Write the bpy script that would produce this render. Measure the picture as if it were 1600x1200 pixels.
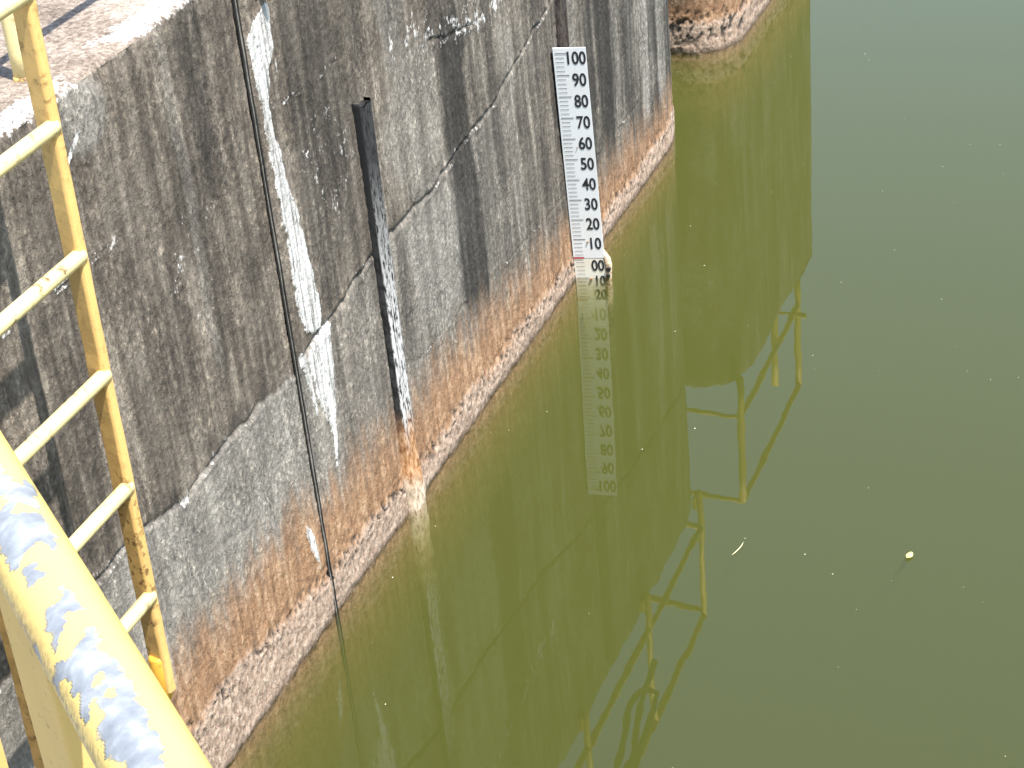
import bpy, math
import numpy as np
from mathutils import Matrix, Vector

# ------------------------------------------------------------------ scene, camera, sky, sun
scene = bpy.context.scene
for o in list(bpy.data.objects):
    bpy.data.objects.remove(o)
COL = scene.collection
R = math.radians

YAW, PITCH, ROLL = 0.4237, 0.5454, -0.1004
CAM = Vector((2.9108, 0.0, 4.2159))
fwd = Vector((-math.sin(YAW)*math.cos(PITCH), math.cos(YAW)*math.cos(PITCH), -math.sin(PITCH)))
r0 = Vector((math.cos(YAW), math.sin(YAW), 0.0)); u0 = r0.cross(fwd)
right = math.cos(ROLL)*r0 + math.sin(ROLL)*u0
up = -math.sin(ROLL)*r0 + math.cos(ROLL)*u0
cd = bpy.data.cameras.new('camera'); cam = bpy.data.objects.new('camera', cd); COL.objects.link(cam)
cam.matrix_world = Matrix(((right.x, up.x, -fwd.x, CAM.x), (right.y, up.y, -fwd.y, CAM.y),
                           (right.z, up.z, -fwd.z, CAM.z), (0, 0, 0, 1)))
cd.sensor_fit = 'HORIZONTAL'; cd.sensor_width = 36.0; cd.lens = 36.0*3097.0/1600.0
cd.clip_start = 0.05; cd.clip_end = 2000
scene.camera = cam

SUN = Vector((1.0, -0.37, 2.36)).normalized()
elev = math.asin(SUN.z); azim = math.atan2(SUN.x, SUN.y)
world = bpy.data.worlds.new('World'); scene.world = world; world.use_nodes = True
wn = world.node_tree.nodes; wl = world.node_tree.links
sky = wn.new('ShaderNodeTexSky'); sky.sky_type = 'NISHITA'; sky.sun_disc = False
sky.sun_elevation = elev; sky.sun_rotation = azim; sky.dust_density = 1.0; sky.air_density = 1.3
wl.new(sky.outputs[0], wn['Background'].inputs[0]); wn['Background'].inputs[1].default_value = 0.15
sd = bpy.data.lights.new('sun', 'SUN'); sun = bpy.data.objects.new('sun', sd); COL.objects.link(sun)
sd.energy = 5.0; sd.angle = R(0.53); sd.color = (1.0, 0.955, 0.88)
sun.rotation_euler = SUN.to_track_quat('Z', 'Y').to_euler(); sun.location = (6, 0, 14)
vs = scene.view_settings
vs.view_transform = 'Standard'; vs.look = 'None'; vs.exposure = 1.12; vs.gamma = 1.0; vs.use_curve_mapping = False
scene.render.engine = 'CYCLES'
cy = scene.cycles
cy.use_denoising = True; cy.max_bounces = 8; cy.volume_bounces = 3; cy.transparent_max_bounces = 12
cy.caustics_reflective = False; cy.caustics_refractive = False

# ------------------------------------------------------------------ noise on arrays
def _h(ix, iy, s):
    h = (ix.astype(np.int64)*374761393 + iy.astype(np.int64)*668265263 + s*2147483647*31 + s*977) & 0xffffffff
    h = ((h ^ (h >> 13))*1274126177) & 0xffffffff
    h = (h ^ (h >> 16)) & 0xffffffff
    h = (h*2246822519) & 0xffffffff
    return ((h ^ (h >> 15)) & 0xffffff)/float(0xffffff)
def vn(x, y, s=0):
    x = np.asarray(x, float); y = np.asarray(y, float)
    x, y = np.broadcast_arrays(x, y)
    ix = np.floor(x); iy = np.floor(y); fx = x-ix; fy = y-iy
    fx = fx*fx*(3-2*fx); fy = fy*fy*(3-2*fy)
    a = _h(ix, iy, s); b = _h(ix+1, iy, s); c = _h(ix, iy+1, s); d = _h(ix+1, iy+1, s)
    return (a*(1-fx)+b*fx)*(1-fy)+(c*(1-fx)+d*fx)*fy
def fbm(x, y, s=0, o=4):
    t = 0; a = .5; n = 0
    for k in range(o):
        cr, sr = math.cos(.6+.9*k), math.sin(.6+.9*k); X = np.asarray(x)*2**k; Y = np.asarray(y)*2**k
        t = t+a*vn(cr*X-sr*Y+13.7*k, sr*X+cr*Y+7.3*k, s+k); n += a; a *= .5
    return t/n
def sst(a, b, x):
    t = np.clip((x-a)/(b-a), 0, 1)
    return t*t*(3-2*t)

# ------------------------------------------------------------------ object helpers
def link(name, me, mat=None, parent=None, smooth=True, loc=None):
    o = bpy.data.objects.new(name, me); COL.objects.link(o)
    if mat: me.materials.append(mat)
    if smooth: me.polygons.foreach_set('use_smooth', [True]*len(me.polygons))
    if parent: o.parent = parent
    if loc is not None: o.location = loc
    return o
def mesh(name, v, f):
    me = bpy.data.meshes.new(name); me.from_pydata([tuple(map(float, a)) for a in v], [], f); me.update(); return me
def empty(name, loc, label, cat, group=None):
    o = bpy.data.objects.new(name, None); COL.objects.link(o); o.location = loc; o.empty_display_size = .1
    o['label'] = label; o['category'] = cat
    if group: o['group'] = group
    return o
def tag(o, label, cat, group=None):
    o['label'] = label; o['category'] = cat
    if group: o['group'] = group
    return o
def grid(name, P, mat, parent=None, wrap=False, cols=None, loc=(0, 0, 0)):
    """P: (nu, nv, 3) array of points"""
    nu, nv = P.shape[:2]
    me = bpy.data.meshes.new(name)
    V = (P.reshape(-1, 3)-np.array(loc)).astype(np.float32)
    iu = np.arange(nu if wrap else nu-1); iv = np.arange(nv-1)
    a, b = np.meshgrid(iu, iv, indexing='ij'); a2 = (a+1) % nu
    Q = np.stack([a*nv+b, a2*nv+b, a2*nv+b+1, a*nv+b+1], -1).reshape(-1, 4)
    me.vertices.add(len(V)); me.vertices.foreach_set('co', V.ravel())
    me.loops.add(Q.size); me.loops.foreach_set('vertex_index', Q.ravel().astype(np.int32))
    me.polygons.add(len(Q)); me.polygons.foreach_set('loop_start', np.arange(0, Q.size, 4, dtype=np.int32))
    me.polygons.foreach_set('loop_total', np.full(len(Q), 4, np.int32))
    me.update(calc_edges=True); me.validate()
    for k, arr in (cols or {}).items():
        at = me.attributes.new(k, 'FLOAT_COLOR', 'POINT'); at.data.foreach_set('color', arr.reshape(-1, 4).astype(np.float32).ravel())
    return link(name, me, mat, parent)
def tube(name, path, r, mat, parent=None, n=14, loc=(0, 0, 0), wob=0.0, seed=0):
    path = [Vector(p) for p in path]; L = Vector(loc)
    rs = r if isinstance(r, (list, tuple)) else [r]*len(path)
    v = []; f = []
    t0 = (path[1]-path[0]).normalized()
    a = t0.orthogonal().normalized()
    for i, p in enumerate(path):
        t = (path[min(i+1, len(path)-1)]-path[max(i-1, 0)]).normalized()
        a = (a-t*a.dot(t)).normalized(); b = t.cross(a)
        for k in range(n):
            g = 2*math.pi*k/n
            rr = rs[i]*(1+wob*(float(vn(k*.9+seed, i*.37, seed))-.5))
            v.append(p+(a*math.cos(g)+b*math.sin(g))*rr-L)
    for i in range(len(path)-1):
        for k in range(n):
            f.append((i*n+k, i*n+(k+1) % n, (i+1)*n+(k+1) % n, (i+1)*n+k))
    f.append(tuple(range(n-1, -1, -1))); f.append(tuple((len(path)-1)*n+k for k in range(n)))
    me = mesh(name, v, f)
    o = link(name, me, mat, parent)
    for p in me.polygons[-2:]: p.use_smooth = False
    return o
def seg(p, q, n=2):
    p = Vector(p); q = Vector(q); return [p.lerp(q, i/(n-1)) for i in range(n)]
def prism(name, pts, axis, mat, parent=None, loc=(0, 0, 0), bevel=0.0):
    """closed polygon pts (3D) extruded by vector axis"""
    n = len(pts); A = Vector(axis); L = Vector(loc)
    v = [Vector(p)-L for p in pts]+[Vector(p)+A-L for p in pts]
    f = [tuple(range(n-1, -1, -1)), tuple(range(n, 2*n))]+[(i, (i+1) % n, n+(i+1) % n, n+i) for i in range(n)]
    o = link(name, mesh(name, v, f), mat, parent, smooth=False)
    if bevel:
        m = o.modifiers.new('bevel', 'BEVEL'); m.width = bevel; m.segments = 2
    return o
def box(name, lo, hi, mat, parent=None, loc=(0, 0, 0), bevel=0.0):
    x0, y0, z0 = lo; x1, y1, z1 = hi
    return prism(name, [(x0, y0, z0), (x1, y0, z0), (x1, y1, z0), (x0, y1, z0)], (0, 0, z1-z0), mat, parent, loc, bevel)

# ------------------------------------------------------------------ material helpers
class NT:
    def __init__(s, name):
        s.m = bpy.data.materials.new(name); s.m.use_nodes = True; s.t = s.m.node_tree; s.n = s.t.nodes; s.l = s.t.links
        s.b = s.n['Principled BSDF']; s.out = s.n['Material Output']
        s.b.inputs['Specular IOR Level'].default_value = .3
    def put(s, node, i, v):
        if v is None: return
        if hasattr(v, 'is_output') or isinstance(v, bpy.types.NodeSocket): s.l.new(v, node.inputs[i])
        else: node.inputs[i].default_value = v
    def obj(s):
        return s.n.new('ShaderNodeTexCoord').outputs['Object']
    def mp(s, v, scale=(1, 1, 1), loc=(0, 0, 0), rot=(0, 0, 0)):
        m = s.n.new('ShaderNodeMapping'); s.l.new(v, m.inputs[0]); m.inputs['Scale'].default_value = scale
        m.inputs['Location'].default_value = loc; m.inputs['Rotation'].default_value = rot; return m.outputs[0]
    def noise(s, v, scale, detail=4, rough=.55, dist=0.0):
        n = s.n.new('ShaderNodeTexNoise'); s.l.new(v, n.inputs['Vector']); n.inputs['Scale'].default_value = scale
        n.inputs['Detail'].default_value = detail; n.inputs['Roughness'].default_value = rough; n.inputs['Distortion'].default_value = dist
        return n.outputs[0]
    def voro(s, v, scale, feat='F1'):
        n = s.n.new('ShaderNodeTexVoronoi'); n.feature = feat; s.l.new(v, n.inputs['Vector']); n.inputs['Scale'].default_value = scale
        return n.outputs['Distance']
    def ramp(s, v, stops):
        n = s.n.new('ShaderNodeValToRGB'); s.l.new(v, n.inputs[0]); e = n.color_ramp.elements
        while len(e) < len(stops): e.new(.5)
        for k, (p, c) in enumerate(stops):
            e[k].position = p; e[k].color = (c, c, c, 1) if not isinstance(c, tuple) else (*c, 1)
        return n.outputs[0]
    def mix(s, fac, a, b, mode='MIX'):
        n = s.n.new('ShaderNodeMix'); n.data_type = 'RGBA'; n.blend_type = mode; n.clamp_result = False
        s.put(n, 0, fac); s.put(n, 6, a if not isinstance(a, tuple) else (*a, 1)); s.put(n, 7, b if not isinstance(b, tuple) else (*b, 1))
        return n.outputs[2]
    def math(s, op, a, b=None, clamp=False):
        n = s.n.new('ShaderNodeMath'); n.operation = op; n.use_clamp = clamp; s.put(n, 0, a); s.put(n, 1, b); return n.outputs[0]
    def attr(s, name):
        n = s.n.new('ShaderNodeAttribute'); n.attribute_name = name
        sp = s.n.new('ShaderNodeSeparateColor'); s.l.new(n.outputs['Color'], sp.inputs[0])
        return sp.outputs[0], sp.outputs[1], sp.outputs[2], n.outputs['Alpha']
    def bump(s, h, strength=.5, dist=.01, normal=None):
        n = s.n.new('ShaderNodeBump'); n.inputs['Strength'].default_value = strength; n.inputs['Distance'].default_value = dist
        s.l.new(h, n.inputs['Height'])
        if normal: s.l.new(normal, n.inputs['Normal'])
        return n.outputs[0]
    def done(s, col, rough=.85, normal=None, metal=0.0):
        s.put(s.b, 'Base Color', col if not isinstance(col, tuple) else (*col, 1)); s.put(s.b, 'Roughness', rough)
        s.b.inputs['Metallic'].default_value = metal
        if normal: s.l.new(normal, s.b.inputs['Normal'])
        return s.m

def mat_concrete():
    m = NT('weathered_concrete'); P = m.obj()
    tan, pink, white, dark = m.attr('stainA'); light, top, crack, warm = m.attr('stainB')
    streak = m.noise(m.mp(P, (1, 9, .8)), 2.2, 5, .6)
    streak2 = m.noise(m.mp(P, (1, 20, 1.8), (3, 1, 5)), 1.6, 4, .6)
    blot = m.noise(P, 2.6, 6, .65)
    grit = m.noise(m.mp(P, (1, 1, .72)), 74, 3, .62, .5)
    grit2 = m.noise(m.mp(P, (1, 1, .6), (2, 7, 1)), 31, 4, .66, .8)
    limes = m.noise(m.mp(P, (1, 30, 1.7), (1, 4, 2)), 2.2, 5, .65)
    # tone from several scales
    t = m.math('ADD', m.math('MULTIPLY', streak, .46), m.math('MULTIPLY', blot, .34))
    t = m.math('ADD', t, m.math('MULTIPLY', streak2, .20))
    warmc = m.ramp(t, [(.38, (.052, .044, .034)), (.475, (.112, .092, .073)), (.55, (.196, .166, .133)), (.66, (.32, .28, .23))])
    coolc = m.ramp(t, [(.38, (.030, .0275, .024)), (.475, (.070, .0645, .056)), (.55, (.140, .130, .114)), (.66, (.27, .255, .229))])
    c = m.mix(warm, coolc, warmc)
    lightc = m.ramp(t, [(.35, (.16, .148, .130)), (.52, (.265, .246, .218)), (.68, (.42, .395, .355))])
    c = m.mix(light, c, lightc)
    dk = m.math('MULTIPLY', dark, m.ramp(streak2, [(.25, 1.0), (.75, .78)]))
    c = m.mix(dk, c, (.017, .0155, .014))
    # speckle: worm-like grains, light and dark
    sp = m.math('ADD', m.math('MULTIPLY', grit, .62), m.math('MULTIPLY', grit2, .38))
    gain = m.ramp(sp, [(.34, (.34, .34, .34)), (.44, (.72, .72, .72)), (.52, (1.0, 1.0, 1.0)), (.59, (1.5, 1.48, 1.44)), (.66, (2.5, 2.44, 2.34))])
    c = m.mix(m.ramp(m.noise(m.mp(P, (1, 1.6, .8), (5, 2, 8)), 3.2, 4, .6), [(.36, .38), (.62, 1.0)]), c, gain, 'MULTIPLY')
    # tidal tan band
    tt = m.ramp(m.math('ADD', m.math('MULTIPLY', streak2, .5), m.math('MULTIPLY', grit2, .5)),
                [(.38, (.17, .094, .050)), (.5, (.285, .160, .086)), (.62, (.43, .280, .172))])
    c = m.mix(tan, c, tt)
    pk = m.ramp(sp, [(.34, (.13, .090, .066)), (.43, (.265, .188, .138)), (.53, (.37, .272, .206)), (.66, (.50, .40, .32))])
    c = m.mix(pink, c, pk)
    tp = m.ramp(m.math('ADD', m.math('MULTIPLY', blot, .5), m.math('MULTIPLY', grit, .5)),
                [(.38, (.085, .064, .048)), (.46, (.165, .128, .100)), (.54, (.265, .216, .174)), (.66, (.42, .37, .31))])
    c = m.mix(top, c, tp)
    wt = m.ramp(m.math('ADD', white, m.math('MULTIPLY', m.math('SUBTRACT', sp, .5), 2.6)), [(.45, 0.0), (.72, .95)])
    c = m.mix(wt, c, m.ramp(limes, [(.36, (.17, .16, .145)), (.45, (.42, .41, .39)), (.57, (.66, .65, .63))]))
    c = m.mix(crack, c, (.030, .026, .022))
    hb = m.math('ADD', m.math('MULTIPLY', grit, 1.0), m.math('MULTIPLY', grit2, .8))
    nb = m.bump(hb, .55, .011)
    return m.done(c, .9, nb)

def mat_lime():
    m = NT('lime_deposit'); P = m.obj()
    s = m.noise(m.mp(P, (1, 40, 2.2)), 1.5, 5, .65)
    g = m.noise(P, 60, 4, .7)
    c = m.ramp(s, [(.33, (.20, .19, .18)), (.45, (.52, .51, .49)), (.58, (.76, .75, .73))])
    c = m.mix(m.ramp(g, [(.32, .6), (.45, 0.0)]), c, (.22, .20, .17))
    return m.done(c, .7, m.bump(m.math('ADD', s, m.math('MULTIPLY', g, .3)), .5, .01))

def mat_paint(name, base, worn=.35, rust=.25, ladder=False):
    m = NT(name); P = m.obj()
    a = m.noise(P, 34, 5, .65); b = m.noise(m.mp(P, (1, 1, .35)), 9, 4, .6); d = m.noise(P, 160, 3, .6)
    c = m.mix(m.ramp(b, [(.3, 0.0), (.75, 1.0)]), base, tuple(x*.74 for x in base))
    spot = m.math('MULTIPLY', m.ramp(a, [(.60-.1*rust, 0.0), (.68-.1*rust, 1.0)]), m.ramp(b, [(.42, 0.0), (.6, 1.0)]))
    c = m.mix(m.math('MULTIPLY', spot, .85), c, (.10, .055, .024))
    c = m.mix(m.math('MULTIPLY', m.ramp(d, [(.62, 0.0), (.7, 1.0)]), .35), c, (.22, .13, .05))
    return m.done(c, .48, m.bump(m.math('SUBTRACT', a, spot), .25, .004))

def mat_handrail():
    m = NT('peeling_yellow_paint'); peel, dirt, along, thick = m.attr('peel')
    P = m.obj()
    b = m.noise(P, 11, 4, .6); d = m.noise(P, 210, 4, .65); q = m.noise(P, 45, 5, .6)
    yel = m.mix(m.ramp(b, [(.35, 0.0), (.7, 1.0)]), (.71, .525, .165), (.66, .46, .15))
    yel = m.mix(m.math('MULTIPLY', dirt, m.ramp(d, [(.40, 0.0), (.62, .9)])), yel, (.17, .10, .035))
    grey = m.ramp(q, [(.32, (.16, .172, .195)), (.5, (.225, .24, .265)), (.66, (.33, .345, .365))])
    c = m.mix(peel, yel, grey)
    return m.done(c, m.math('ADD', m.math('MULTIPLY', peel, .12), .40), m.bump(m.math('ADD', m.math('MULTIPLY', thick, 1.0), m.math('MULTIPLY', d, .06)), .6, .0015))

def mat_simple(name, stops, scale=20, rough=.6, stretch=(1, 1, 1), bumpd=.003, metal=0.0):
    m = NT(name); P = m.mp(m.obj(), stretch)
    n = m.noise(P, scale, 5, .62)
    return m.done(m.ramp(n, stops), rough, m.bump(n, .5, bumpd), metal)

def mat_channel():
    m = NT('black_flaking_steel'); P = m.obj()
    rust, crust, wear, _ = m.attr('wear')
    s = m.noise(m.mp(P, (1, 60, 5)), 1.6, 5, .7); g = m.noise(m.mp(P, (1, 1, .4)), 70, 4, .7)
    v = m.math('ADD', m.math('MULTIPLY', s, .5), m.math('MULTIPLY', g, .5))
    w = m.math('MULTIPLY', m.ramp(v, [(.44, 0.0), (.52, 1.0)]), wear)
    c = m.mix(w, (.014, .014, .015), (.52, .51, .50))
    rc = m.ramp(g, [(.35, (.16, .07, .03)), (.5, (.36, .19, .09)), (.66, (.55, .36, .22))])
    c = m.mix(rust, c, rc)
    cc = m.ramp(g, [(.34, (.20, .14, .09)), (.48, (.48, .38, .28)), (.66, (.68, .58, .46))])
    c = m.mix(crust, c, cc)
    m.b.inputs['Specular IOR Level'].default_value = .12
    return m.done(c, .75, m.bump(v, .6, .006))

def mat_gauge(name, col, stain):
    m = NT(name); P = m.obj()
    a = m.noise(P, 9, 4, .6); b = m.noise(P, 60, 4, .6)
    c = m.mix(m.math('MULTIPLY', m.ramp(a, [(.45, 0.0), (.7, 1.0)]), stain), col, (.60, .46, .27))
    c = m.mix(m.ramp(b, [(.70, 0.0), (.74, .5)]), c, (.25, .22, .2))
    return m.done(c, .35)

def mat_water():
    m = NT('green_water'); P = m.obj()
    m.n.remove(m.b)
    fres = m.n.new('ShaderNodeFresnel'); fres.inputs[0].default_value = 1.5
    gl = m.n.new('ShaderNodeBsdfGlossy'); gl.inputs['Roughness'].default_value = 0.009; gl.inputs[0].default_value = (1, 1, 1, 1)
    tr = m.n.new('ShaderNodeBsdfTransparent')
    w1 = m.noise(m.mp(P, (1.0, .55, 1), rot=(0, 0, .35)), 5.5, 2, .5); w2 = m.noise(P, 17, 2, .5)
    nb = m.bump(m.math('ADD', w1, m.math('MULTIPLY', w2, .16)), 1.0, .00026)
    for x in (fres, gl): m.l.new(nb, x.inputs['Normal'])
    mx = m.n.new('ShaderNodeMixShader'); m.l.new(fres.outputs[0], mx.inputs[0]); m.l.new(tr.outputs[0], mx.inputs[1]); m.l.new(gl.outputs[0], mx.inputs[2])
    m.l.new(mx.outputs[0], m.out.inputs['Surface'])
    sc = m.n.new('ShaderNodeVolumeScatter'); sc.inputs['Color'].default_value = (.68, .72, .22, 1); sc.inputs['Density'].default_value = 1.25
    ab = m.n.new('ShaderNodeVolumeAbsorption'); ab.inputs['Color'].default_value = (.33, .38, .10, 1); ab.inputs['Density'].default_value = 3.9
    ad = m.n.new('ShaderNodeAddShader'); m.l.new(sc.outputs[0], ad.inputs[0]); m.l.new(ab.outputs[0], ad.inputs[1])
    m.l.new(ad.outputs[0], m.out.inputs['Volume'])
    return m.m

M = dict(
    concrete=mat_concrete(), lime=mat_lime(), water=mat_water(), channel=mat_channel(), handrail=mat_handrail(),
    ladder=mat_paint('ladder_yellow_paint', (.71, .46, .165), rust=.85), rung=mat_paint('rung_yellow_paint', (.76, .625, .31), rust=.3),
    foot=mat_paint('ladder_foot_paint', (.66, .36, .05), rust=.6),
    post=mat_paint('post_yellow_paint', (.70, .48, .17), rust=-.4),
    rail=mat_paint('railing_yellow_paint', (.60, .40, .09), rust=.2),
    plate=mat_gauge('white_enamel', (.78, .80, .82), .16), lower=mat_gauge('stained_enamel', (.80, .77, .68), .4),
    ink=mat_simple('black_print', [(.3, (.018, .018, .02)), (.7, (.035, .035, .04))], 40, .5),
    tick=mat_simple('grey_print', [(.3, (.10, .095, .095)), (.7, (.18, .17, .17))], 40, .5),
    red=mat_simple('red_print', [(.3, (.42, .03, .03)), (.7, (.50, .05, .05))], 40, .5),
    seal=mat_simple('joint_sealant', [(.35, (.010, .010, .010)), (.7, (.022, .021, .02))], 30, .75),
    bead=mat_simple('sealant_bead', [(.35, (.10, .092, .08)), (.7, (.24, .22, .19))], 50, .7),
    crust=mat_simple('mineral_crust', [(.3, (.16, .10, .06)), (.5, (.50, .38, .26)), (.7, (.70, .60, .47))], 60, .9, bumpd=.01),
    rust=mat_simple('rusty_bolt', [(.3, (.10, .04, .018)), (.6, (.30, .14, .05))], 90, .85),
    hose=mat_simple('dark_hose', [(.3, (.03, .034, .03)), (.7, (.06, .065, .055))], 20, .6),
    leaf=mat_simple('yellow_leaf', [(.3, (.62, .52, .12)), (.7, (.80, .72, .30))], 60, .6),
    twig=mat_simple('pale_twig', [(.3, (.40, .40, .22)), (.7, (.58, .56, .36))], 60, .8),
    speck=mat_simple('pale_specks', [(.3, (.34, .36, .24)), (.7, (.55, .56, .44))], 90, .8),
    paving=mat_simple('walkway_concrete', [(.3, (.16, .145, .125)), (.6, (.30, .28, .25))], 12, .9),
)

# ------------------------------------------------------------------ water
def build_water():
    # one closed body of water, open to the horizon
    o = box('water', (-400, -300, -6.0), (400, 600, 0.0), M['water']); o['kind'] = 'structure'
    return o
build_water()

# ------------------------------------------------------------------ concrete walls
HW = 2.336
def iy(y, tab):
    a = np.array(tab); return np.interp(y, a[:, 0], a[:, 1])
CRACK_A = [(1, 1.03), (3.56, 1.03), (3.81, 1.02), (4.04, .975), (4.21, 1.0), (4.5, 1.01), (4.75, .975), (4.86, 1.01), (5.01, 1.03), (5.16, 1.035),
           (5.36, 1.08), (5.55, 1.09), (5.77, 1.08), (6.01, 1.09), (6.31, 1.135), (6.54, 1.145), (6.98, 1.25), (7.24, 1.31), (8, 1.42), (9.5, 1.5)]
LIFT_B = [(1, 1.88), (4.6, 1.87), (4.74, 1.85), (4.89, 1.86), (5.08, 1.83), (5.26, 1.83), (5.57, 1.82), (6.5, 1.86), (9.5, 1.9)]
CRACK_C = [(5.2, 1.78), (5.47, 1.71), (5.87, 1.65), (6.14, 1.58), (6.53, 1.5), (6.76, 1.49), (7.2, 1.44), (9.5, 1.4)]
LIFT_D = [(5.4, .53), (5.56, .53), (5.67, .51), (6.18, .50), (6.37, .48), (7.11, .43), (9.5, .4)]
TAN_Z = [(1, .52), (3.82, .52), (4.03, .50), (4.43, .53), (4.88, .43), (5.19, .39), (5.53, .36), (6.16, .34), (7.01, .28), (7.68, .27), (8.85, .24), (12, .30)]
PINK_Z = [(1, .29), (3.84, .27), (4.38, .22), (4.9, .165), (5.45, .13), (6.21, .11), (7.11, .095), (7.72, .10), (8.83, .12), (9.5, .17), (12, .17)]

LIME = [
    ([(2.18, 4.925, 4.955), (2.15, 4.86, 4.965), (2.11, 4.800, 4.955), (2.03, 4.805, 4.945), (1.98, 4.81, 4.90), (1.86, 4.815, 4.868), (1.75, 4.815, 4.878), (1.66, 4.818, 4.895), (1.48, 4.823, 4.93), (1.31, 4.832, 4.962), (1.15, 4.842, 4.985), (1.08, 4.86, 4.99), (1.03, 4.925, 4.965)], .016),
    ([(1.99, 4.945, 4.952), (1.93, 4.94, 4.948), (1.86, 4.934, 4.938)], .005),
    ([(1.035, 5.01, 5.045), (1.01, 4.90, 5.04), (.98, 4.85, 5.03), (.90, 4.86, 5.02), (.80, 4.885, 5.005), (.70, 4.915, 4.985), (.60, 4.925, 4.968), (.50, 4.925, 4.945)], .009),
    ([(1.02, 4.79, 4.84), (.96, 4.80, 4.85), (.86, 4.835, 4.862), (.76, 4.852, 4.866)], .008),
    ([(.445, 4.665, 4.672), (.40, 4.66, 4.695), (.33, 4.672, 4.71), (.26, 4.70, 4.722), (.22, 4.714, 4.719)], .010),
    ([(.985, 4.015, 4.065), (.965, 4.01, 4.06), (.945, 4.02, 4.04)], .012)]
def lime_runs(y, z):
    """white mineral runs that leak from the joint: (height, near edge, far edge) rows"""
    m = np.zeros_like(y); h = np.zeros_like(y)
    e1 = .030*(fbm(y*7, z*16, 301, 4)-.5); e2 = .012*(fbm(y*60, z*10, 302, 3)-.5)
    for rows, th in LIME:
        rows = sorted(rows); Z = [r[0] for r in rows]
        l = np.interp(z, Z, [r[1] for r in rows]); r = np.interp(z, Z, [r[2] for r in rows])
        inside = np.minimum(y-l, r-y)+(e1+e2)*np.clip((r-l)/.06, .25, 1)
        ends = np.minimum(z-Z[0], Z[-1]-z)*.5+e2
        k = sst(-.006, .008, np.minimum(inside, ends))
        m = np.maximum(m, k); h = np.maximum(h, k*(.003+th*.35*fbm(y*30, z*2.4, 305, 4)))
    return m, h
def blob(y, z, cy, cz, ry, rz, rag=.5, s=5):
    d = np.sqrt(((y-cy)/ry)**2+((z-cz)/rz)**2)+rag*(fbm(y*9, z*5, s)-.5)*1.6
    return 1-sst(.7, 1.1, d)
def streak(y, z, cy, w, z1, z0, s=9):
    c = cy+.025*(fbm(z*2.2+s, z*0+s, s)-.5)*2
    e = 1-sst(.55, 1.15, np.abs(y-c)/(w*(.75+.5*fbm(y*0+s, z*3, s+3)))+.35*(fbm(y*35, z*4, s+1)-.5))
    n = .14*(fbm(y*22, z*2, s+2)-.5)*2
    return e*sst(z0-.12, z0+.08, z+n)*(1-sst(z1-.05, z1+.12, z+n))

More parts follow.
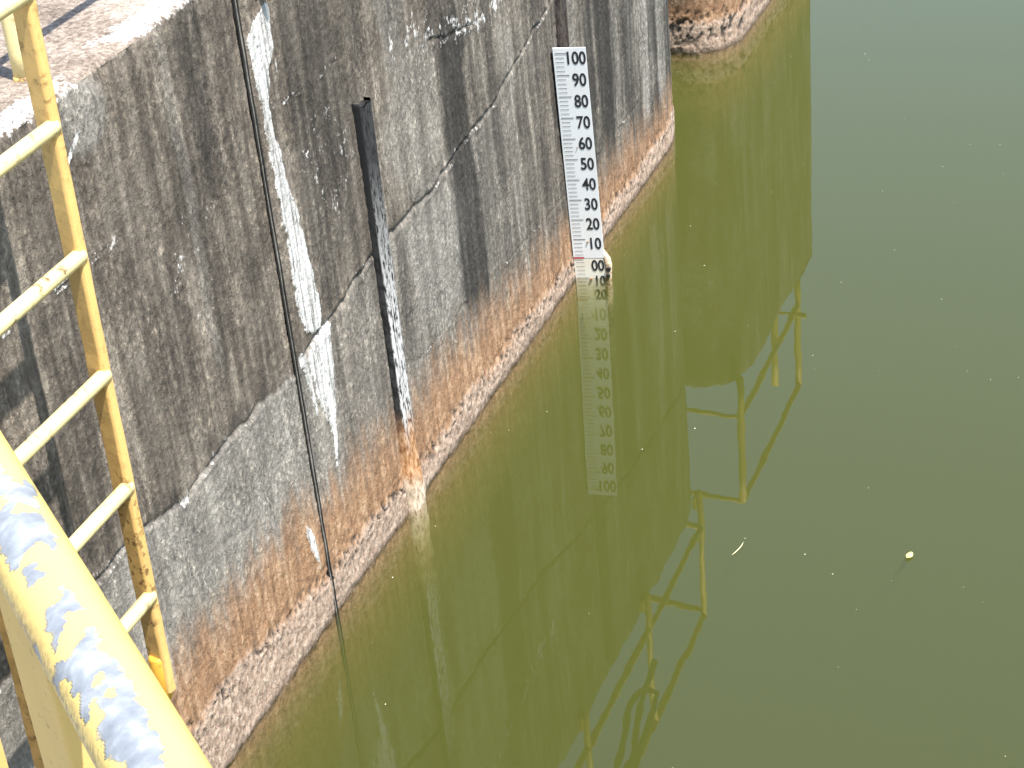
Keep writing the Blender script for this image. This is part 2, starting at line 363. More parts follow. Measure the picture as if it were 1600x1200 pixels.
def fields(y, z, top, far=False):
    """stain masks and relief of the concrete at distance y along the wall and height z"""
    face = 1-top
    sN = fbm(y*17, z*1.6, 21, 4); sF = fbm(y*48, z*4, 24, 3); mN = fbm(y*6, z*6, 31, 4); fN = fbm(y*40, z*40, 41, 3); lN = fbm(y*1.3, z*1.3, 51, 3)
    tz = iy(y, TAN_Z)+(.06 if far else 0); pz = iy(y, PINK_Z)
    tan = (1-sst(-.15, .17, z-tz+.05*(sN-.5)+.20*(sF-.5)+.12*(mN-.5)))*face
    tan *= .90+.1*mN
    pink = (1-sst(-.022, .022, z-pz+.05*(mN-.5)*2+.05*(fN-.5)))*face
    pink = pink*(1-.85*sst(.004, -.035, z+.03*(fN-.5)))      # slime hides the crust under water
    white = np.zeros_like(y); crack = np.zeros_like(y); dark = np.zeros_like(y); light = np.zeros_like(y)
    h = (fbm(y*2.2, z*2.2, 61, 4)-.5)*.012+(fN-.5)*.004+(fbm(y*90, z*80, 43, 2)-.5)*.0035
    if not far:
        jag = (fbm(y*15, z*15, 71, 5)-.5)*.055
        # lift joints: ragged recess with lime along the lip
        for tab, wd, dp, on, lime in ((CRACK_A, .008, .012, .45+.55*sst(.25, .5, fbm(y*2.6, z*0, 72, 3)), .42),
                                      (LIFT_B, .005, .004, sst(.42, .55, fbm(y*3.3, z*0, 73, 3))*(y < 6.2), .6),
                                      (CRACK_C, .008, .008, sst(.36, .5, fbm(y*3.1, z*0, 74, 3))*(y > 5.5), .5),
                                      (LIFT_D, .004, .004, sst(.40, .52, fbm(y*3.7, z*0, 75, 3))*(y > 5.4), .55)):
            d = z-iy(y, tab)-jag*(.8 if tab is CRACK_A else .5)
            g = np.exp(-(d/wd)**2)*on*face
            h -= dp*g
            crack = np.maximum(crack, g*sst(.40, .6, fbm(y*6, z*0, 76, 3))*(.30 if tab is CRACK_C else .7)*(1 if tab is not LIFT_B else 0)*(.25+.75*sst(5.4, 5.9, y)))
            lip = np.exp(-((np.abs(d)-wd*1.5)/(wd*1.3))**2)*on*face*sst(.42, .58, fbm(y*11, z*11, 77, 3))
            white = np.maximum(white, lip*lime)
            h += .004*lip
        h -= .005*sst(.0, .02, z-iy(y, CRACK_A)-jag)*face*(y < 4.8)
        # lime-mottled patches near the upper crack
        cz = iy(y, CRACK_C)
        white = np.maximum(white, .62*sst(.40, .62, fbm(y*26, z*26, 81, 4))*np.exp(-((z-cz-.03)/.09)**2)*sst(5.45, 5.8, y)*(1-sst(6.6, 7.0, y))*face)
        white = np.maximum(white, .36*sst(.42, .66, fbm(y*24, z*16, 82, 4))*blob(y, z, 5.2, 1.55, .22, .22)*face)
        white = np.maximum(white, .36*sst(.42, .66, fbm(y*22, z*14, 83, 4))*blob(y, z, 4.35, 1.60, .25, .18)*face)
        # a lime run beside the ladder head and under the left edge
        d = np.abs(y-(3.83+(z-2.15)*1.25))
        white = np.maximum(white, (1-sst(.006, .02, d+.02*(fN-.5)))*sst(2.13, 2.15, z)*(1-sst(2.2, 2.24, z))*face)
        lm, lh = lime_runs(y, z); white = np.maximum(white, lm*.86*face); h = h+lh*face
        # lighter concrete: below the lower lift on the left, washed areas on the right
        light = np.maximum(light, .80*(1-sst(-.015, .015, z-iy(y, CRACK_A)-jag))*(1-sst(4.7, 5.4, y))*face*(.65+.5*mN))
        light = np.maximum(light, .42*(1-sst(-.02, .02, z-iy(y, CRACK_A)-jag))*sst(4.7, 5.3, y)*(1-sst(6.1, 7.2, y))*face)
        light = np.maximum(light, .75*blob(y, z, 5.92, .80, .30, .36)*face)
        light = np.maximum(light, .42*blob(y, z, 5.85, 1.35, .28, .35, s=8)*face)
        light = np.maximum(light, .45*blob(y, z, 5.75, 1.95, .12, .35, s=12)*face)
        light = np.maximum(light, .75*blob(y, z, 3.93, 2.25, .14, .10, s=14)*face)
        for a in ((8.36, .05, 1.4, .25, .75), (8.60, .06, 1.2, .2, .6), (7.42, .04, 1.4, .3, .35), (6.72, .06, 1.3, .3, .35), (4.36, .03, 2.3, 1.3, .35), (7.95, .03, 1.3, .4, .35)):
            light = np.maximum(light, a[4]*streak(y, z, *a[:4], s=int(a[0]*31))*face)
        for a in ((6.21, .14, 1.60, .48, 1.0), (6.26, .08, 1.0, .42, 1.0), (7.82, .12, 1.5, .40, .85), (7.62, .06, 1.3, .35, .65), (8.13, .06, 1.4, .45, .5), (8.76, .035, 1.2, .3, .75),
                  (7.03, .05, 1.5, .55, .45), (6.55, .05, 2.1, .75, .5), (6.08, .05, 2.2, 1.55, .6), (4.50, .10, 2.32, 1.80, .6), (4.40, .07, 2.0, 1.2, .35), (4.20, .05, 2.2, 1.7, .25),
                  (5.22, .14, 2.4, 1.45, .55), (5.06, .07, 2.2, 1.1, .5), (5.30, .05, 1.5, .95, .4), (5.60, .05, 1.05, .55, .35), (3.62, .09, 1.9, 1.0, .35), (4.15, .10, 1.7, 1.03, .30),
                  (4.62, .09, 1.55, 1.03, .30), (3.95, .05, 1.5, 1.05, .3), (7.25, .03, .9, .42, .4), (5.47, .05, 2.2, 1.7, .4), (6.85, .04, 1.0, .45, .4)):
            dark = np.maximum(dark, a[4]*streak(y, z, *a[:4], s=int(a[0]*37))*face)
        dark = np.maximum(dark, .25*(sN > 0)*sst(.5, .72, fbm(y*8, z*.7, 91, 3))*face)
        dark = np.maximum(dark, .55*np.exp(-((z-iy(y, CRACK_A)-.03-jag)/.04)**2)*(y < 4.7)*sst(.35, .6, mN)*face)
    else:
        dark = .5*sst(.45, .7, fbm(y*9, z*.8, 93, 3))*face
        light = .35*sst(.5, .75, fbm(y*7, z*.9, 94, 3))*face
    dark = np.maximum(dark, .40*blob(y, z, 5.2, 1.6, .24, .55, s=17)*face) if not far else dark
    dark = np.clip(dark*1.2, 0, .97)
    dark *= (1-tan); light *= (1-.8*tan)
    # crust at the waterline: proud, pitted
    gp = 105 if not far else 70
    pits = sst(.55, .66, vn(y*gp, z*gp*.8, 101)*.6+vn(y*gp*.55, z*gp*.5, 102)*.4)
    band = np.exp(-((z-pz+.012)/(.036 if not far else .07))**2)+.30*pink+.12*np.exp(-((z-pz-.05)/.05)**2)
    pits = pits*np.clip(band*sst(.18, .42, mN+.08), 0, 1)*face
    if far: pits = np.clip(pits*1.6, 0, 1)
    h += .007*pink*(.6+.8*mN)+(fbm(y*55, z*55, 111, 3)-.5)*.006*pink - .009*pits
    crack = np.maximum(crack, pits*.92)
    crack = np.maximum(crack, .5*(1-sst(.004, .026, z-.03*(fbm(y*12, z*0, 121, 4)-.45)))*sst(-.03, -.005, z)*face)   # wet margin
    # ledge: chips and lime along the top arris
    edge = np.exp(-((z-HW)/.035)**2)
    warm = np.clip(1.05-.36*(y-4.6)/1.0*.6-.35*(lN-.5), 0, 1)
    white = np.maximum(white, top*edge*0)
    return dict(A=np.stack([tan, pink, np.clip(white, 0, 1), np.clip(dark, 0, 1)], -1),
                B=np.stack([np.clip(light, 0, 1), top, np.clip(crack, 0, 1), warm], -1), h=h)

def plan_path(parts):
    """list of (x, y, nx, ny) along a plan outline"""
    return np.array(parts)
def sheet(name, path, H, zlist, inset, mat, parent, loc, far=False):
    """path: (n,4) plan points with outward normals; sheet climbs the face, rolls over the arris and runs inward on top"""
    n = len(path)
    na = 6; rad = .018
    vz = list(zlist)
    ang = np.linspace(0, math.pi/2, na)
    nv = len(vz)+na+len(inset)
    off = np.zeros(nv); zz = np.zeros(nv); nz = np.zeros(nv); top = np.zeros(nv)
    for k, z in enumerate(vz): zz[k] = z
    for k, a in enumerate(ang):
        i = len(vz)+k; off[i] = -rad*(1-math.cos(a)); zz[i] = H-rad+rad*math.sin(a); nz[i] = math.sin(a); top[i] = .5*(a/(math.pi/2))
    for k, d in enumerate(inset):
        i = len(vz)+na+k; off[i] = -rad-d; zz[i] = H; nz[i] = 1; top[i] = 1
    s = np.concatenate([[0], np.cumsum(np.hypot(np.diff(path[:, 0]), np.diff(path[:, 1])))])+path[0, 1]
    Y = np.repeat(s[:, None], nv, 1); V = np.concatenate([zz[:len(vz)+na], H+np.array(inset)])[None, :].repeat(n, 0)
    T = top[None, :].repeat(n, 0)
    f = fields(Y, V, T, far)
    hgt = f['h']
    dist = V-(H-rad*.5)
    # chipped arris
    chip = sst(.50, .78, fbm(Y*5, V*5, 201, 4))*np.exp(-(dist/.05)**2)
    hgt = hgt-.012*chip-.006*np.exp(-(dist/.03)**2)*fbm(Y*30, V*30, 203, 3)
    lim = np.clip(sst(.30, .55, fbm(Y*4, V*7, 204, 4))*np.exp(-((dist-.05)/.07)**2)*(dist > -.02), 0, 1)
    f['A'][..., 2] = np.maximum(f['A'][..., 2], lim*.8)
    nrm = np.zeros((n, nv, 3)); c = np.sqrt(np.clip(1-nz**2, 0, 1))
    nrm[..., 0] = path[:, 2:3]*c[None]; nrm[..., 1] = path[:, 3:4]*c[None]; nrm[..., 2] = nz[None]
    fade = np.ones(nv)
    if len(inset): fade[-1] = 0
    P = np.zeros((n, nv, 3))
    P[..., 0] = path[:, 0:1]+path[:, 2:3]*off[None]; P[..., 1] = path[:, 1:2]+path[:, 3:4]*off[None]; P[..., 2] = zz[None]
    P += nrm*(hgt*fade[None])[..., None]
    return grid(name, P, mat, parent, cols={'stainA': f['A'], 'stainB': f['B']}, loc=(0, 0, 0))

ZF = np.concatenate([np.linspace(-3.0, -.5, 6)[:-1], np.arange(-.5, HW-.03, .0085)])
INS = np.concatenate([np.arange(.006, .62, .010), [.66, .682]])
wall = empty('dam_wall', (0, 0, 0), 'long stained grey concrete wall with rust-coloured tide band, rising from the water', 'wall')
JY = 4.772; JW = .016
# panel nearer the camera
ys = np.concatenate([np.linspace(-6, 2.8, 12)[:-1], np.arange(2.8, JY-JW/2, .0085), [JY-JW/2]])
pa = np.stack([ys*0, ys, ys*0+1, ys*0], -1)
sheet('wall_panel', pa, HW, ZF, INS, M['concrete'], wall, None)
# panel beyond the joint, with the rounded nose
ys = np.concatenate([[JY+JW/2], np.arange(JY+JW/2+.006, 8.62, .0085)])
pb = [(0, y, 1, 0) for y in ys]
RN = .7
for a in np.concatenate([np.arange(.012, R(40), .012), np.linspace(R(40), R(180), 40)]):
    pb.append((-RN+RN*math.cos(a), 8.62+RN*math.sin(a), math.cos(a), math.sin(a)))
for y in np.linspace(8.5, JY+JW/2, 20): pb.append((-2*RN, y, -1, 0))
sheet('wall_panel', np.array(pb), HW, ZF, INS, M['concrete'], wall, None)
# coarse back of the near panel, and the joint faces
ysb = np.linspace(JY-JW/2, -6, 30)
sheet('wall_panel', np.array([(-2*RN, y, -1, 0) for y in ysb]), HW, np.linspace(-3, HW-.03, 30), [.2, .4, .682], M['concrete'], wall, None, far=True)
# joint filler: black sealant, two lips with a grey bead between
box('joint_sealant', (-1.39, JY-JW/2-.003, -2.9), (-.010, JY+JW/2+.003, HW-.03), M['seal'], wall)
zz = np.linspace(-.6, HW-.012, 90)
for dy in (-.0085, .0085):
    tube('sealant_lip', [(.001+.001*float(vn(z*5, dy*1000, 7)), JY+dy+.0012*(float(vn(z*2.3, 0, 3))-.5), z) for z in zz], .0036, M['seal'], wall, n=8, wob=.5, seed=4)
tube('sealant_bead', [(-.003, JY+.0012*(float(vn(z*2.3, 0, 3))-.5), z) for z in zz], .0062, M['bead'], wall, n=8, wob=.6, seed=6)

# far pier across the gap
PH = 2.19
pier = empty('concrete_pier', (-.7, 10.5, 0), 'rounded concrete pier beyond the wall end, orange tide band and pitted pale crust', 'pier')
xs = -.03; rc = .30; yn = 9.835; ye = 11.66; xw = -1.35
pp = []
for x in np.linspace(xw+rc, xs-rc, 60): pp.append((x, yn, 0, -1))
for a in np.linspace(-math.pi/2, 0, 46)[1:]: pp.append((xs-rc+rc*math.cos(a), yn+rc+rc*math.sin(a), math.cos(a), math.sin(a)))
for y in np.arange(yn+rc+.02, ye, .02): pp.append((xs, y, 1, 0))
for x in np.linspace(xs, xw, 12): pp.append((x, ye, 0, 1))
for y in np.linspace(ye, yn+rc, 12): pp.append((xw, y, -1, 0))
for a in np.linspace(math.pi, 1.5*math.pi, 16)[1:]: pp.append((xw+rc+rc*math.cos(a), yn+rc+rc*math.sin(a), math.cos(a), math.sin(a)))
pp = np.array(pp)
ZP = np.concatenate([np.linspace(-3, -.5, 6)[:-1], np.arange(-.5, .75, .012), np.arange(.75, PH-.03, .03)])
o = sheet('pier_face', pp, PH, ZP, [.05, .1, .2, .28], M['concrete'], None, None, far=True)
o.parent = pier; o.matrix_parent_inverse = Matrix.Translation((.7, -10.5, 0))
box('pier_top', (xw+.29, yn+.29, PH-.1), (xs-.29, ye-.29, PH-.004), M['paving'], pier, loc=(-.7, 10.5, 0))

# ------------------------------------------------------------------ walkway under the camera
A = Vector((2.093, .944, 3.357)); D = Vector((math.cos(-.7355), math.sin(-.7355), 0)); N = Vector((-D.y, D.x, 0))
base = Vector((A.x, A.y, 0))
q = [base+D*-2.62+N*-.035, base+D*9+N*-.035, base+D*9-N*3.0, base+D*-2.62-N*3.0]
q[0] = base+D*((.02-base.x+N.x*.035)/D.x)+N*-.035; q[3] = base+D*((.02-base.x+N.x*3.0)/D.x)-N*3.0
wk = prism('walkway', [(p.x, p.y, 2.08) for p in q], (0, 0, .25), M['paving']); wk['kind'] = 'structure'

# ------------------------------------------------------------------ foreground handrail with peeling paint
hr = empty('handrail', (2.042, .982, 2.33), 'thick yellow handrail with peeling paint showing grey primer, nearest the camera', 'handrail')
HL = (2.042, .982, 2.33)
D3 = Vector((math.cos(-.7355), math.sin(-.7355), .1315)).normalized()
a1 = D3.cross(Vector((0, 0, 1))).normalized(); b1 = a1.cross(D3).normalized()    # b1 points up
ts = np.concatenate([np.arange(-1.6, -.35, .02), np.arange(-.35, .55, .0016), np.arange(.55, 1.2, .02)]); gs = np.linspace(0, 2*math.pi, 141)[:-1]
Tt, Gg = np.meshgrid(ts, gs, indexing='ij')
upn = np.sin(Gg)                       # 1 on the crown of the pipe
arc = (Gg-math.pi/2)*.03               # metres round the pipe from the crown
arc = np.where(arc > math.pi*.03, arc-2*math.pi*.03, arc)
def chips(t, a, cell, s):
    """centre of the angular paint chip that each point of the pipe belongs to"""
    gx = t/cell; gy = a/cell; ix = np.floor(gx); iy_ = np.floor(gy)
    best = np.full(t.shape, 1e9); bt = t.copy(); ba = a.copy()
    for dx in (-1, 0, 1):
        for dy in (-1, 0, 1):
            cx = ix+dx+_h(ix+dx, iy_+dy, s); cyy = iy_+dy+_h(ix+dx, iy_+dy, s+1)
            d = (cx-gx)**2+(cyy-gy)**2; k = d < best
            best = np.where(k, d, best); bt = np.where(k, cx*cell, bt); ba = np.where(k, cyy*cell, ba)
    return bt, ba
def bare(t, a):
    cen = -.004+.020*(fbm(t*2.6+.7, t*0, 401, 3)-.5)
    wid = .005+.013*sst(.34, .60, fbm(t*3.4+.9, t*0, 406, 3))+.007*sst(.12, -.08, t)
    f = 1-np.abs(a-cen)/wid+2.1*(fbm(t*11, a*26+5, 402, 4)-.5)
    g = (fbm(t*6+3.4, a*20, 412, 4)-.60)*9-np.abs(a)*12
    return np.maximum(f, g)-2.2*sst(.60, .68, fbm(t*30, a*40, 415, 3))
jt = Tt+.004*(fbm(Tt*90, arc*90, 421, 3)-.5); ja = arc+.004*(fbm(Tt*90, arc*90, 422, 3)-.5)
fa = bare(*chips(jt, ja, .0085, 431)); fb = bare(*chips(jt, ja, .0036, 435))
peel = sst(-.04, .04, .55*fa+.45*fb-.12)
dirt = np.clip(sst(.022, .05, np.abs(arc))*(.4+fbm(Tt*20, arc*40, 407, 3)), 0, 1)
rr = .030+.0006*(1-peel)+.0004*(fbm(Tt*25, arc*30, 408, 3)-.5)
P = np.zeros(Tt.shape+(3,))
for k in range(3):
    P[..., k] = A[k]+D3[k]*Tt+(a1[k]*np.cos(Gg)+b1[k]*np.sin(Gg))*rr
cols = np.stack([peel, dirt, Tt*0, 1-peel], -1)
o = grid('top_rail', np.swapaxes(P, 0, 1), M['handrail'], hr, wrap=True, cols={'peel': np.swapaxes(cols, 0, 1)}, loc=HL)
def rail_z(x): return A.z+(x-A.x)/D3.x*D3.z
def rail_y(x): return A.y+(x-A.x)/D3.x*D3.y
for i, px in enumerate((2.042, 2.042-.95, 2.042+.95)):
    py = rail_y(px)-.002
    if px < 1.2: pass
    ca, sa = math.cos(-.38), math.sin(-.38)
    prism('post', [(px+.004+ca*a_-sa*b_, py+sa*a_+ca*b_, 2.12) for a_, b_ in ((-.025, -.025), (.025, -.025), (.025, .025), (-.025, .025))], (0, 0, rail_z(px)-.012-2.12), M['post'], hr, HL, .003)
    pc = Vector((px, rail_y(px), 0)); prism('side_plate', [tuple(pc+D*a_+N*b_+Vector((0, 0, 2.15))) for a_, b_ in ((-.06, -.0345), (.06, -.0345), (.06, -.024), (-.06, -.024))], (0, 0, .13), M['ladder'], hr, HL)

# ------------------------------------------------------------------ ladder
LX = .30; LY = 3.362; LW = .52
ladder = empty('ladder', (LX, LY-LW/2, .75), 'yellow steel rung ladder fixed to the concrete wall', 'ladder')
LL = (LX, LY-LW/2, .75)
def lean(z): return LY+.026*(z-.86)
for k, dy in enumerate((0, -LW)):
    pts = []
    # angle-iron stringer: wide face towards the viewer, thin lit flange
    def ring(z): 
        y = lean(z)+dy
        return [(LX-.030, y-.008), (LX+.018, y-.020), (LX+.026, y-.016), (LX+.030, y+.004), (LX+.022, y+.014), (LX-.012, y+.016), (LX-.028, y+.006)]
    zs = np.concatenate([np.linspace(.87, 3.2, 60)])
    v = []; f = []
    for i, z in enumerate(zs):
        for (x, y) in ring(z):
            w = .0016*(float(vn(z*30+k*9, x*300+y*200, 501))-.5)
            v.append((x+w-LL[0], y+w-LL[1], z-LL[2]))
    m7 = 7
    for i in range(len(zs)-1):
        for j in range(m7): f.append((i*m7+j, i*m7+(j+1) % m7, (i+1)*m7+(j+1) % m7, (i+1)*m7+j))
    f.append(tuple(range(m7-1, -1, -1))); f.append(tuple((len(zs)-1)*m7+j for j in range(m7)))
    me = mesh('stringer', v, f); o = link('stringer', me, M['ladder'], ladder, smooth=False)
    mm = o.modifiers.new('bevel', 'BEVEL'); mm.width = .003; mm.segments = 2; mm.limit_method = 'ANGLE'
    # feet that return to the wall
    for z in ((.95, 2.2) if k else ()):
        y = lean(z)+dy
        tube('wall_bracket', [(LX-.01, y, z-.02), (LX-.10, y, z-.03), (.002, y, z-.05)], .014, M['ladder'], ladder, n=10, loc=LL)
    y = lean(.8)+dy
    tube('foot_collar', [(LX-.002, y-.003, .985), (LX-.002, y-.003, .978), (LX-.002, y-.003, .87), (LX-.008, y+.002, .84), (LX-.02, y+.008, .81)], [.020, .0245, .0245, .018, .006], M['foot'], ladder, n=14, loc=LL, wob=.08, seed=3)
for z in (1.182, 1.517, 1.839, 2.160, 2.484, 2.795, 3.10):
    y = lean(z)
    tube('rung', [(LX+.016, y-LW-.006, z), (LX+.016, y-LW*.5, z), (LX+.016, y-.004, z), (LX+.014, y+.001, z)], [.0195, .0195, .0195, .015], M['rung'], ladder, n=18, loc=LL, wob=.02, seed=int(z*10))

# grab post on the ledge beside the ladder
gp = empty('grab_post', (-.158, 3.94, HW), 'yellow tubular post standing on the wall ledge behind the ladder head', 'post')
GL = (-.158, 3.94, HW)
tube('post', seg((-.158, 3.94, HW-.01), (-.158, 3.94, 3.30), 12), .0235, M['rung'], gp, n=18, loc=GL)
tube('weld_collar', seg((-.158, 3.94, HW-.005), (-.158, 3.94, HW+.012), 3), [.027, .026, .024], M['ladder'], gp, n=18, loc=GL, wob=.15, seed=9)
tube('return_bar', [(-.158, 3.94, 3.28), (-.10, 3.84, 3.28), (.10, 3.60, 3.25), (LX-.02, lean(3.15), 3.15)], .018, M['rung'], gp, n=12, loc=GL)

# ------------------------------------------------------------------ guard rails (seen mirrored in the water)
RX = .03
gr = empty('guard_rail', (RX, 6.8, HW), 'yellow pipe guard rail along the top of the wall, mirrored in the water', 'railing', 'guard rails')
GR = (RX, 6.8, HW)
def wavy(p, q, n=14, amp=.004, s=0):
    p = Vector(p); q = Vector(q)
    return [p.lerp(q, i/(n-1))+Vector((0, 0, amp*(float(vn(i*.7, s, 601))-.5))) for i in range(n)]
for i, y in enumerate((8.80, 7.835, 6.865, 5.89, 4.92)):
    tube('post', [(RX, y, 2.19), (RX, y, 2.22), (RX, y, 3.09)], [.006, .017, .017], M['rail'], gr, n=14, loc=GR)
    box('side_plate', (.0, y-.035, 2.24), (RX-.012, y+.035, 2.31), M['rail'], gr, loc=GR)
tube('top_rail', wavy((RX, 8.80, 3.09), (RX, 3.62, 3.09), 30, .002), .017, M['rail'], gr, n=14, loc=GR)
tube('lower_rail', wavy((RX, 8.80, 2.445), (RX, 4.92, 2.445), 26, .002, s=3), .017, M['rail'], gr, n=14, loc=GR)
tube('return_rail', wavy((RX, 8.80, 3.05), (-.75, 8.86, 3.05), 8, s=5), .018, M['rail'], gr, n=12, loc=GR)
tube('return_rail', wavy((RX, 8.80, 2.445), (-.75, 8.86, 2.445), 8, s=6), .018, M['rail'], gr, n=12, loc=GR)
tube('post', seg((-.75, 8.86, HW-.01), (-.75, 8.86, 3.07), 4), .022, M['rail'], gr, n=14, loc=GR)

pr = empty('guard_rail', (-.05, 10.6, PH), 'yellow pipe guard rail around the far pier top, mirrored in the water', 'railing', 'guard rails')
PR = (-.05, 10.6, PH)
c1 = (-.05, 9.93); c2 = (-.06, 11.37)
for (x, y, zt, zb) in ((*c1, 3.05, PH-.06), (*c2, 3.05, PH-.03), (-.215, 11.34, 3.05, PH-.02), (-1.2, 9.95, 3.05, PH-.02), (-1.2, 11.37, 3.05, PH-.02)):
    tube('post', seg((x, y, zb), (x, y, zt), 6), .022, M['rail'], pr, n=14, loc=PR)
for z, k in ((3.05, 'top_rail'), (2.42, 'lower_rail')):
    tube(k, wavy((*c1, z), (*c2, z), 16, .006, s=11), .019, M['rail'], pr, n=12, loc=PR)
    tube(k, wavy((*c1, z), (-1.2, 9.95, z), 12, .005, s=12), .016, M['rail'], pr, n=12, loc=PR)
    tube(k, wavy((-1.2, 9.95, z), (-1.2, 11.37, z), 8, .008, s=13), .02, M['rail'], pr, n=12, loc=PR)
tube('stub_bar', seg((-.16, 11.21, 2.40), (.04, 11.2, 2.40), 4), .012, M['rail'], pr, n=10, loc=PR)

# hose looped over the rail
hz = []
def loop(y0, z0, y1, z1, sag, n, x):
    for i in range(n):
        t = i/(n-1); hz.append((x+.01*math.sin(9*t+y0*5), y0+(y1-y0)*t, z0+(z1-z0)*t-sag*4*t*(1-t)))
loop(7.80, 2.62, 7.15, 3.12, .02, 16, RX+.028)
loop(7.13, 3.13, 7.78, 2.82, .16, 16, RX-.03)
loop(7.79, 2.84, 7.05, 3.14, -.04, 14, RX+.035)
loop(7.02, 3.15, 7.55, 3.12, .05, 12, RX-.032)
tag(tube('hose', hz, .017, M['hose'], None, n=10), 'dark hose looped over the guard rail, mirrored at the bottom of the water', 'hose')

# ------------------------------------------------------------------ old black channel on the wall
def channel(name, y0, wdt, z0, z1, xo, mat, parent, loc, crusty=True, notch=True):
    prof = [(-.01, 0.0), (xo*.9, 0.0), (xo, .006), (xo+.004, wdt*.25), (xo-.001, wdt*.5), (xo+.005, wdt*.75), (xo, wdt-.006), (xo*.85, wdt), (-.01, wdt)]
    zs = np.arange(z0, z1+.001, .012); n = len(prof)
    P = np.zeros((n, len(zs), 3)); C = np.zeros((n, len(zs), 4))
    for j, z in enumerate(zs):
        cr = float(sst(.24, .10, np.array(z))) if crusty else 0
        for i, (x, y) in enumerate(prof):
            k = (.012*float(fbm(z*22, i*.6, 701, 3))+.004)*cr
            P[i, j] = (x+k*(1.0 if i > 0 else 0), y0+y+(k*(-.6 if i < 2 else .5 if i > 6 else 0)), z+(0 if j < len(zs)-1 or not notch else (-.02 if i in (3, 4) else -.012 if i == 5 else -.03 if i > 5 else 0)))
            C[i, j] = (float(sst(.46, .24, np.array(z+.12*(float(vn(z*9, i*.7, 702))-.5)))) if crusty else .10*float(vn(z*6, i, 703)),
                       float(sst(.17, .09, np.array(z+.08*(float(vn(z*12, i*.7, 704))-.5)))) if crusty else 0,
                       (1.0 if 1 < i < 8 else .05)*float(np.clip(sst(1.55, .7, np.array(z)), .05, 1)) if crusty else .06, 1)
    cap = P[:, -1:].copy(); cap[..., 0] = -.01; cap[..., 2] -= .004
    P = np.concatenate([P, cap], 1); C = np.concatenate([C, C[:, -1:]], 1)
    return grid(name, P[:, ::-1], mat, parent, cols={'wear': C[:, ::-1]}, loc=loc)
ch = channel('steel_channel', 5.398, .090, -.9, 1.645, .027, M['channel'], None, (0, 0, 0))
tag(ch, 'narrow black steel channel with flaking white face, rusted and crusted at the waterline', 'channel')

# ------------------------------------------------------------------ staff gauge
Z0 = .102
g = empty('staff_gauge', (.02, 7.25, 0), 'white staff gauge board with black numbers standing in the water against the wall', 'gauge')
GLc = (.02, 7.25, 0)
channel('mounting_channel', 7.262, .085, -.9, 2.25, .022, M['channel'], g, GLc, crusty=False, notch=False)
ax = Vector((.138, .030, 0)).normalized(); W = .139
ay = Vector((.006, -.066, 1)).normalized()
an = ax.cross(ay).normalized()           # towards the reader
org = Vector((.004, 7.246, 0))+ay*Z0      # 00 mark, left edge
def gp3(u, v, d=0): return org+ax*u+ay*v+an*d
def slab(name, u0, u1, v0, v1, d0, d1, mat, bevel=0.0):
    return prism(name, [gp3(u0, v0, d0), gp3(u1, v0, d0), gp3(u1, v0, d1), gp3(u0, v0, d1)], ay*(v1-v0), mat, g, GLc, bevel)
board = slab('scale_board', 0, W, .003, 1.026, -.004, 0, M['plate'], .0008)
lboard = slab('lower_board', .001, W+.004, -.62, 0, -.005, -.001, M['lower'], .0008)
slab('back_bar', -.026, .010, -.9, 1.0, -.030, -.006, M['seal'])
def tick(name, t, u0, u1, th, mat):
    v = [gp3(u, w, .0012 if t > .002 else .0004)-Vector(GLc) for (u, w) in ((u0, t-th/2), (u1, t-th/2), (u1, t+th/2), (u0, t+th/2))]
    link(name, mesh(name, v, [(0, 1, 2, 3)]), mat, board if t > 0 else lboard, smooth=False)
for k in range(1, 11): tick('major_mark', .1*k, .008, .062, .0040, M['tick'])
for k in range(1, 50):
    if k % 5: tick('minor_mark', .02*k, .009, .046, .0026, M['tick'])
for k in range(1, 14): tick('minor_mark', -.02*k, .010, .048 if k % 5 else .060, .0022, M['tick'])
tick('red_mark', .0045, .002, .048, .0085, M['red'])
def numeral(txt, u_right, v_top, size, d):
    cu = bpy.data.curves.new('numeral', 'FONT'); cu.body = txt; cu.size = size; cu.offset = size*.022; cu.fill_mode = 'FRONT'; cu.resolution_u = 4
    tmp = bpy.data.objects.new('tmp', cu); COL.objects.link(tmp)
    bpy.context.view_layer.update(); dgl = bpy.context.evaluated_depsgraph_get()
    me = bpy.data.meshes.new_from_object(tmp.evaluated_get(dgl)); bpy.data.objects.remove(tmp)
    co = np.array([vv.co for vv in me.vertices]); 
    sx = .74; x1 = co[:, 0].max()*sx; y1 = co[:, 1].max()
    for vv in me.vertices:
        p = gp3(u_right-x1+vv.co.x*sx, v_top-y1+vv.co.y, d)-Vector(GLc)
        vv.co = p
    me.name = 'numeral'; link('numeral', me, M['ink'], board if d > .001 else lboard, smooth=False)
for k in range(1, 11):
    numeral(str(10*k), W-.008+(.006 if k == 10 else 0), .1*k+.010, .081, .0013)
numeral('00', W-.004, -.006, .078, .0006)
numeral('10', W-.004, -.088, .070, .0006)
numeral('20', W-.004, -.160, .070, .0006)
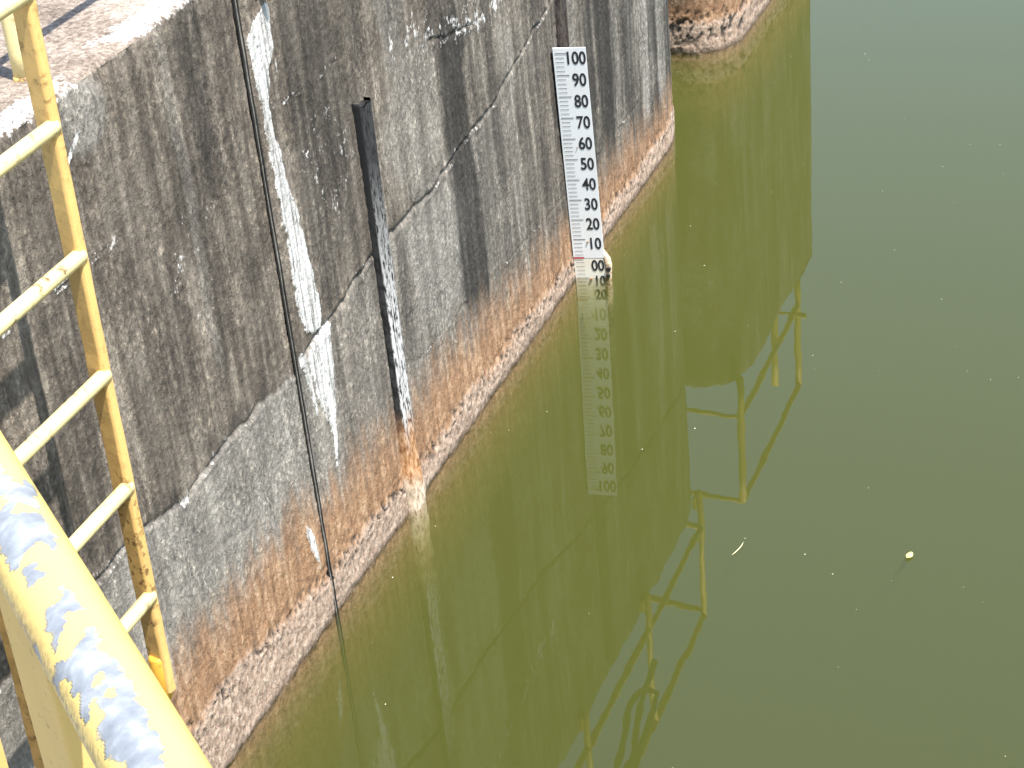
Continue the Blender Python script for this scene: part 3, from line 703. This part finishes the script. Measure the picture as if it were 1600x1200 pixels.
# rusty fixing bolt, and the crusted bracket eye at the lower right edge
def bolt(u, vv_, r=.005):
    c = gp3(u, vv_); tube('fixing_bolt', [c-an*.004, c+an*.003, c+an*.005], [r, r, r*.6], M['rust'], g, n=10, loc=GLc)
bolt(.071, .087, .0045); bolt(.066, .56, .0022); bolt(.071, -.107, .006)
P = []
for i, (du, dv) in enumerate([(.004, .04), (.012, .015), (.020, -.01), (.024, -.04), (.023, -.08), (.02, -.13), (.016, -.25), (.012, -.4)]):
    P.append(gp3(W-.014+du, dv, -.012))
tube('crusted_bracket', P, [.007, .013, .017, .017, .015, .016, .016, .014], M['crust'], g, n=14, loc=GLc, wob=.5, seed=12)
c = gp3(W+.013, -.055, .003); tube('bracket_eye', [c-an*.004, c+an*.0045], [.012, .010], M['seal'], g, n=12, loc=GLc)
c = gp3(W+.010, -.090, .003); tube('bracket_eye', [c-an*.004, c+an*.0045], [.010, .008], M['seal'], g, n=12, loc=GLc)

# ------------------------------------------------------------------ things floating on the water
rng = np.random.default_rng(5)
def leaf(name, x, y, L, Wd, rz, mat, curl=.004):
    n = 9; v = []; f = []
    for i in range(n):
        t = i/(n-1); w = Wd*math.sin(math.pi*(.06+.9*t))**.8*.5
        for s in (-1, 0, 1):
            v.append(((t-.5)*L, s*w, .002+curl*(abs(s)*.8+(t-.5)**2*2)))
    for i in range(n-1):
        for s in range(2): f.append((i*3+s, (i+1)*3+s, (i+1)*3+s+1, i*3+s+1))
    o = link(name, mesh(name, v, f), mat, None, loc=(x, y, .001)); o.rotation_euler = (0, 0, rz)
    m = o.modifiers.new('thick', 'SOLIDIFY'); m.thickness = .0012
    return o
tag(leaf('leaf', 1.841, 5.578, .034, .022, 1.3, M['leaf'], .006), 'small yellow leaf floating on the open green water', 'leaf')
tw = [(1.262, 5.515, .002), (1.262, 5.49, .004), (1.257, 5.465, .004), (1.250, 5.445, .003), (1.243, 5.43, .002)]
tag(tube('twig', tw, [.0008, .0018, .002, .0018, .0008], M['twig'], None, n=8), 'thin pale curved twig floating on the open green water', 'twig')
v = []; f = []
for k in range(95):
    x = rng.uniform(.1, 2.6); y = rng.uniform(3.6, 10.6)
    r = rng.choice([.0012, .0017, .0023, .003], p=[.5, .3, .15, .05])*(1+.06*(y-5)); a = rng.uniform(0, 6.28); b = len(v)
    for i in range(6):
        g_ = a+i*math.pi/3; e = rng.uniform(.6, 1.3)
        v.append((x+r*e*math.cos(g_), y+r*e*1.2*math.sin(g_), .0012))
    v.append((x, y, .0012+r*.6))
    for i in range(6): f.append((b+i, b+(i+1) % 6, b+6))
sp = link('floating_specks', mesh('floating_specks', v, f), M['speck']); sp['kind'] = 'stuff'
sp['label'] = 'tiny pale specks scattered over the water'; sp['category'] = 'debris'
